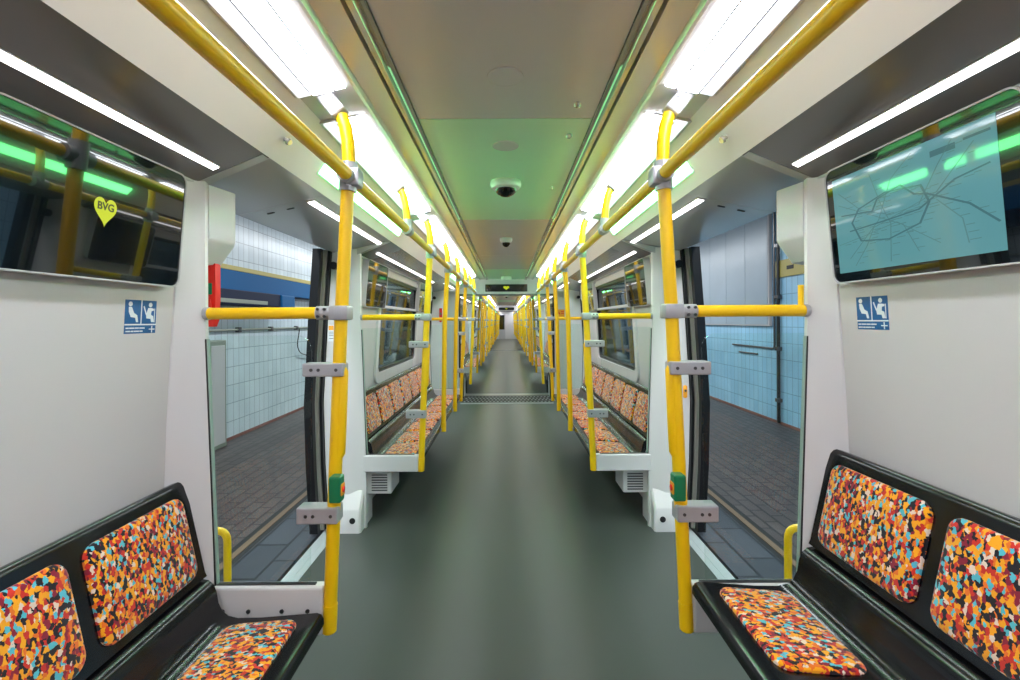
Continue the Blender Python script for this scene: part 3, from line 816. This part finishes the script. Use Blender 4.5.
# ------------------------------------------------------------------ gangways and further carriages
def gangway(y0, y1, nm, first=True):
    yh = y0+.05
    for s in (1, -1):
        m = MB().box(.86, 1.24, y0-.02, y0+.10, 0, 1.95, .01)
        structure(m.build(f'wall_{SIDE[s]}', M['pillar'], side=s))
        m = MB()                                               # bellows side wall with ribs
        n = 8; prof = []
        for i in range(n*2+1):
            yy = y0+.1+(y1-y0-.1)*i/(n*2); prof.append((.90 if i % 2 else .93, yy))
        m.loft([[(x, yy, z) for x, yy in prof]+[(x+.04, yy, z) for x, yy in reversed(prof)] for z in (0, 2.0)])
        structure(m.build(f'wall_{SIDE[s]}', M['rubber'], side=s))
        pts = [(math.cos(math.radians(a))*.30, math.sin(math.radians(a))*.36) for a in range(0, 181, 15)]
        m = MB().loft([[(x, y0+.50+u, max(v, 0)) for u, v in pts] for x in (.80, .90)])
        o = m.build('floor_cover', M['sill'], None, (.85, y0+.5, 0), s); o.location = (s*.85, y0+.5, 0)
        tag(o, f'pale arched floor cover on the {SIDE[s]} side of {nm}', 'cover', 'gangway covers')
        m = MB().tube([(.79, y0+.50+math.cos(math.radians(a))*.33, .02+math.sin(math.radians(a))*.42) for a in range(0, 181, 12)], .010, 8)
        o = m.build('gangway_cable', M['rubber'], None, (.79, y0+.5, 0), s); o.location = (s*.79, y0+.5, 0)
        tag(o, f'black cable arching over the {SIDE[s]} floor cover of {nm}', 'cable', 'gangway cables')
    m = MB().box(-.86, .86, yh, yh+.10, 1.905, 2.19, .006)
    m.box(-1.24, -.86, yh, yh+.1, 1.905, 2.0); m.box(.86, 1.24, yh, yh+.1, 1.905, 2.0)
    structure(m.build('wall_front', M['pillar']))
    TR[0] += 1; structure(MB().box(-.86, .86, yh-.015, yh+.10, 1.872, 1.905, .004).build(f'trim_{TR[0]}', M['bolt']))
    structure(MB().box(-.92, .92, yh+.1, y1+.06, 1.97, 2.05).build('ceiling', M['grey']))
    b = (0, yh, 1.92); r = empty('gangway_display', b)
    MB().box(-.375, .375, yh-.028, yh+.01, 1.945, 2.075, .006).build('display_case', M['rubber'], r, b)
    MB().box(-.355, .355, yh-.030, yh-.02, 1.958, 2.062).build('display_glass', M['screen'], r, b)
    pts = []
    for k in range(32):
        t = 2*math.pi*k/32; X = 16*math.sin(t)**3; Y = 13*math.cos(t)-5*math.cos(2*t)-2*math.cos(3*t)-math.cos(4*t)
        pts.append((X*.0033, 2.012+Y*.0026))
    MB().poly(lambda u, v, d: (u, yh-.030-d, v), pts, 0, .002).build('heart_logo', M['heart'], r, b)
    tag(r, f'black display with a yellow heart on the header of {nm}', 'display')
    # floor plates
    structure(MB().box(-1.0, 1.0, y0-.10, y1+.1, -.04, -.002).build('floor', M['floor']))
    b = (0, y0, 0); r = empty('gangway_plate', b)
    MB().box(-.80, .80, y0-.30, y0-.22, -.01, .010, .003).build('near_strip', M['sill'], r, b)
    MB().box(-.80, .80, y0-.215, y0+.50, -.01, .008, .003).build('tread_plate', M['dark'], r, b)
    m = MB()
    for i in range(24):
        for j in range(4):
            m.lathe((-.74+i*.0643+(.03 if j % 2 else 0), y0-.12+j*.17, .007), [(.020, 0), (.016, .005), (.008, .007)], 8)
    o = m.build('tread_studs', M['sill'], r, b); o['kind'] = 'stuff'
    MB().box(-.80, .80, y0+.505, y0+.56, -.01, .010, .003).build('middle_strip', M['rubber'], r, b)
    MB().box(-.80, .80, y0+.565, y0+.72, -.01, .007, .003).build('far_plate', M['steel'], r, b)
    MB().box(-.80, .80, y0+.725, y0+.80, -.01, .010, .003).build('far_strip', M['sill'], r, b)
    tag(r, f'studded metal floor plate across the floor of {nm}', 'floor plate')

gangway(8.35, 9.25, 'the first gangway')
# orange notice on the right gangway wall
f = fnot(.97, 8.33)
r = empty('warning_notice', (.97, 8.33, 1.5)); b = (.97, 8.33, 1.5)
MB().poly(f, [(-.09, 1.48), (.06, 1.48), (.06, 1.62), (-.09, 1.62)], -.004, .002).build('notice_plate', M['orange'], r, b, 1)
m = MB(); m.poly(f, [(-.075, 1.535), (-.045, 1.59), (-.015, 1.535)], .0015, .004); m.ribbon(f, [(0, 1.58), (.045, 1.58)], .014, .0015, .004); m.ribbon(f, [(0, 1.55), (.045, 1.55)], .014, .0015, .004)
m.build('notice_symbol', M['red'], r, b, 1)
tag(r, 'orange warning notice on the white wall right of the first gangway', 'notice')

def carriage(y0, nm, last=False):
    S = [y0+.15, y0+2.98, y0+4.63, y0+7.46, y0+9.11, y0+11.94]
    ye = y0+13.4
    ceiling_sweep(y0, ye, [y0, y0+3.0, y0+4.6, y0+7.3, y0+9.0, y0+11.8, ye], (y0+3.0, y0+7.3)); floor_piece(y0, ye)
    for s in (1, -1):
        sd = SIDE[s]; od = ('first', 'second', 'third')
        for i in range(3):
            w = f'{od[i]} {sd} bench of the {nm}'
            benchset(s, S[2*i], S[2*i+1], w)
            if i < 2: doorset(s, S[2*i+1], S[2*i+2], f'{od[i]} {sd} doorway of the {nm}')
            place('heater', s, heater, S[2*i]+.06, f'white heater box beneath {w}', 'heater', 'heater boxes under the benches')
            place('lampseg', s, lampseg, S[2*i]+.12, f'white ceiling light over {w}', 'light', 'ceiling light strips', length=2.60)
            if i < 2: place('lampseg', s, lampseg, S[2*i+1]+.12, f'white ceiling light beside {od[i]} {sd} doorway of the {nm}', 'light', 'ceiling light strips', length=1.45)
        place('lampseg', s, lampseg, S[5]+.12, f'white ceiling light past third {sd} bench of the {nm}', 'light', 'ceiling light strips', length=round(ye-S[5]-.2, 3))
        m = MB().box(.98, 1.22, S[5]+.05, ye, 0, 1.9); structure(m.build(f'wall_{sd}', M['white'], side=s))
        m = MB().sweep([(.80, 1.977), (1.03, 1.880), (1.1, 1.88), (1.1, 1.93), (.81, 1.995)], [S[5], ye]); TR[0] += 1
        structure(m.build(f'trim_{TR[0]}', M['strip'], side=s))
        js = [S[0]]
        for q in range(3):
            LL = S[2*q+1]-S[2*q]
            js += ([S[2*q]] if q else [])+[S[2*q]+LL*.34, S[2*q]+LL*.67, S[2*q+1]]
        rails(s, js, f'on {sd} side of the {nm}')
    place('dome', 1, dome, y0+4.2, f'white ceiling camera near the front of the {nm}', 'camera', big=False)
    return ye
ye2 = carriage(9.25, 'second carriage')
gangway(ye2, ye2+.9, 'the second gangway')
ye3 = carriage(ye2+.9, 'third carriage')
# end wall with a dark door
m = MB().box(-1.2, 1.2, ye3, ye3+.1, 0, 2.2)
structure(m.build('wall_end', M['pillar']))
b = (-.25, ye3, 0); r = empty('end_door', b); r['kind'] = 'structure'; r.name = f'door_{DO[0]+1}'
MB().box(-.62, -.10, ye3-.04, ye3+.01, 0, 1.95, .01).build('door_leaf', M['grey'], r, b)
MB().box(-.56, -.16, ye3-.05, ye3-.03, .75, 1.88, .01).build('door_window', M['screen'], r, b)
m = MB().box(-1.25, 1.25, YB-.1, YB, 0, 2.2); structure(m.build('wall_back', M['white']))

# ------------------------------------------------------------------ station
Y0, Y1 = -8, 46
XL, XR = 3.35, 3.72
for s, X, t in ((-1, XL, 'tileL'), (1, XR, 'tileR')):
    sd = SIDE[s]
    structure(MB().box(1.68, X, Y0, Y1, -.06, .0).build('ground_platform', M['paver'], side=s))
    structure(MB().box(1.27, 1.612, Y0, Y1, -.06, -.002).build('ground_edge', M['slab'], side=s))
    TR[0] += 1; structure(MB().box(1.612, 1.65, Y0, Y1, -.06, -.004).build(f'trim_{TR[0]}', M['dark'], side=s))
    TR[0] += 1; structure(MB().box(1.65, 1.692, Y0, Y1, -.06, .001).build(f'trim_{TR[0]}', M['tan'], side=s))
    TR[0] += 1; structure(MB().box(1.692, 1.73, Y0, Y1, -.06, .0005).build(f'trim_{TR[0]}', M['dark'], side=s))
    structure(MB().box(X, X+.1, Y0, Y1, -.06, 3.4).build(f'wall_{sd}', M[t], side=s))
    TR[0] += 1; structure(MB().box(X-.012, X, Y0, Y1, 0, .035).build(f'trim_{TR[0]}', M['skirt'], side=s))
    structure(MB().box(1.3, X+.1, Y0, Y1, 3.4, 3.5).build('ceiling', M['concrete'], side=s))
# left: blue fascia band with ochre edge, dark recess, light box
X = XL
b = (X, 0, 2); r = empty('blue_fascia', (-X, 0, 2.0))
MB().box(X-.16, X-.002, -6, 20, 1.80, 2.03, .004).build('fascia_board', M['fascia'], r, (X, 0, 2), -1)
MB().box(X-.165, X-.002, -6, 20, 2.03, 2.085, .004).build('ochre_edge', M['ochre'], r, (X, 0, 2), -1)
MB().box(X-.08, X-.002, -6, 20, 1.795, 1.80, .001).build('navy_underside', M['fasciadark'], r, (X, 0, 2), -1)
tag(r, 'blue fascia with ochre top edge along the tiled wall outside the left doorway', 'fascia')
b = (X-.2, 5.0, 1.6); r = empty('platform_light_box', (-(X-.2), 5.0, 1.6))
MB().box(X-.30, X-.002, 4.6, 6.35, 1.62, 1.79, .01).build('box_body', M['fasciadark'], r, b, -1)
MB().box(X-.305, X-.29, 4.7, 6.0, 1.64, 1.685, .003).build('box_label', M['post'], r, b, -1)
MB().box(X-.32, X-.002, 6.35, 6.75, 1.60, 1.792, .02).build('box_end', M['fascia'], r, b, -1)
tag(r, 'navy blue box hanging below the blue fascia outside the left doorway', 'box')
b = (X-.03, 4, 1.33); r = empty('wall_conduit', (-(X-.03), 4, 1.33))
MB().tube([(X-.03, 3, 1.33), (X-.03, 12, 1.33)], .014, 10).build('conduit_pipe', M['post'], r, b, -1)
for k in range(9):
    MB().box(X-.05, X, 4.2+k*.8, 4.26+k*.8, 1.30, 1.36, .004).build('pipe_clip', M['bolt'], r, b, -1)
tag(r, 'thin horizontal conduit clipped to the tiled wall outside the left doorway', 'conduit')
o = MB().tube(bend([(X-.03, 7.55, 1.33), (X-.05, 7.4, 1.05), (X-.05, 7.5, .93), (X-.05, 7.8, .86), (X-.04, 7.95, .9)], .15), .008, 8).build('hanging_cable', M['rubber'], None, (X-.03, 7.5, 1.3), -1)
o.location = (-(X-.03), 7.5, 1.3); tag(o, 'thin dark cable looping down the tiled wall outside the left doorway', 'cable')
b = (X-.2, 5.3, 0); r = empty('platform_cabinet', (-(X-.2), 5.3, 0))
MB().box(X-.12, X-.02, 5.1, 5.42, 0, 1.22, .012).build('cabinet_body', M['post'], r, b, -1)
MB().box(X-.128, X-.115, 5.14, 5.38, .05, 1.16, .004).build('cabinet_door', M['grey'], r, b, -1)
tag(r, 'slim grey green cabinet against the tiled wall outside the left doorway', 'cabinet')
# right: pale board, pipes, ochre notice
X = XR
b = (X-.03, 8, 2); r = empty('advertising_board', (X-.03, 8, 2))
MB().box(X-.05, X, 6.57, 14.0, 1.33, 3.3, .006).build('board_frame', M['grey'], r, b, 1)
for k in range(12):
    MB().box(X-.056, X-.045, 6.60+k*.62, 6.60+k*.62+.612, 1.35, 3.28, .002).build('board_panel', M['board'], r, b, 1)
tag(r, 'large pale blank board on the tiled wall outside the right doorway', 'board')
b = (X-.03, 6.4, 0); r = empty('wall_pipe', (X-.03, 6.4, 0))
MB().tube([(X-.03, 6.38, .02), (X-.03, 6.38, 3.38)], .022, 10).build('pipe_run', M['rubber'], r, b, 1)
for k in range(5): MB().box(X-.06, X, 6.34, 6.42, .3+k*.7, .35+k*.7, .004).build('pipe_clip', M['bolt'], r, b, 1)
tag(r, 'dark vertical pipe on the blue tiles outside the right doorway', 'pipe')
o = MB().tube(bend([(X-.015, 6.50, 3.3), (X-.015, 6.50, 1.02), (X-.015, 7.7, 1.02)], .05), .014, 10).build('bent_conduit', M['bolt'], None, (X-.03, 6.5, 1.02), 1)
o.location = (X-.03, 6.5, 1.02); tag(o, 'thin grey conduit turning below the pale board outside the right doorway', 'conduit')
o = MB().box(X-.02, X, 6.95, 7.5, .90, .925, .004).build('wall_slot', M['bolt'], None, (X, 7.2, .9), 1)
o.location = (X, 7.2, .9); tag(o, 'small dark metal rail on the blue tiles below the bent conduit', 'rail')
b = (X-.02, 6.3, 2); r = empty('ochre_band', (X-.02, 6.3, 2.0))
MB().box(X-.02, X, 5.6, 6.46, 1.99, 2.22, .003).build('band_plate', M['ochre'], r, b, 1)
MB().box(X-.024, X-.018, 6.05, 6.2, 2.08, 2.13, .002).build('band_mark', M['dark'], r, b, 1)
tag(r, 'ochre plate beside the pale board on the wall outside the right doorway', 'plate')

# ------------------------------------------------------------------ light, world, camera
for s, X, e in ((-1, 1.6, 215), (1, 1.65, 200)):
    for k in range(4):
        l = bpy.data.lights.new('platform_tube', 'AREA'); l.shape = 'RECTANGLE'; l.size = .25; l.size_y = 8
        l.energy = e; l.color = (.93, .97, 1.0)
        o = bpy.data.objects.new('platform_tube', l); C.objects.link(o); o.location = (s*X, 1+k*10, 3.08)
w = bpy.data.worlds.new('station_dark'); bpy.context.scene.world = w; w.use_nodes = True
w.node_tree.nodes['Background'].inputs[0].default_value = (.5, .55, .6, 1); w.node_tree.nodes['Background'].inputs[1].default_value = .08

cam = bpy.data.cameras.new('camera'); co = bpy.data.objects.new('camera', cam); C.objects.link(co)
cam.sensor_width = 36; cam.lens = 470/1020*36; cam.shift_x = 3.5/1020; cam.shift_y = -19/1020; cam.clip_start = .02
co.matrix_world = Matrix.Translation((0, 0, EYE)) @ Matrix.Rotation(math.radians(90), 4, 'X') @ Matrix.Rotation(math.radians(-.3), 4, 'Z')
sc = bpy.context.scene; sc.camera = co
sc.view_settings.view_transform = 'Standard'; sc.view_settings.look = 'None'; sc.view_settings.gamma = 1
sc.view_settings.use_curve_mapping = False; sc.view_settings.exposure = 0.17
try:
    sc.cycles.use_denoising = True; sc.cycles.max_bounces = 10; sc.cycles.diffuse_bounces = 5; sc.cycles.glossy_bounces = 4; sc.cycles.transparent_max_bounces = 24
    sc.cycles.sample_clamp_indirect = 6
except Exception: pass
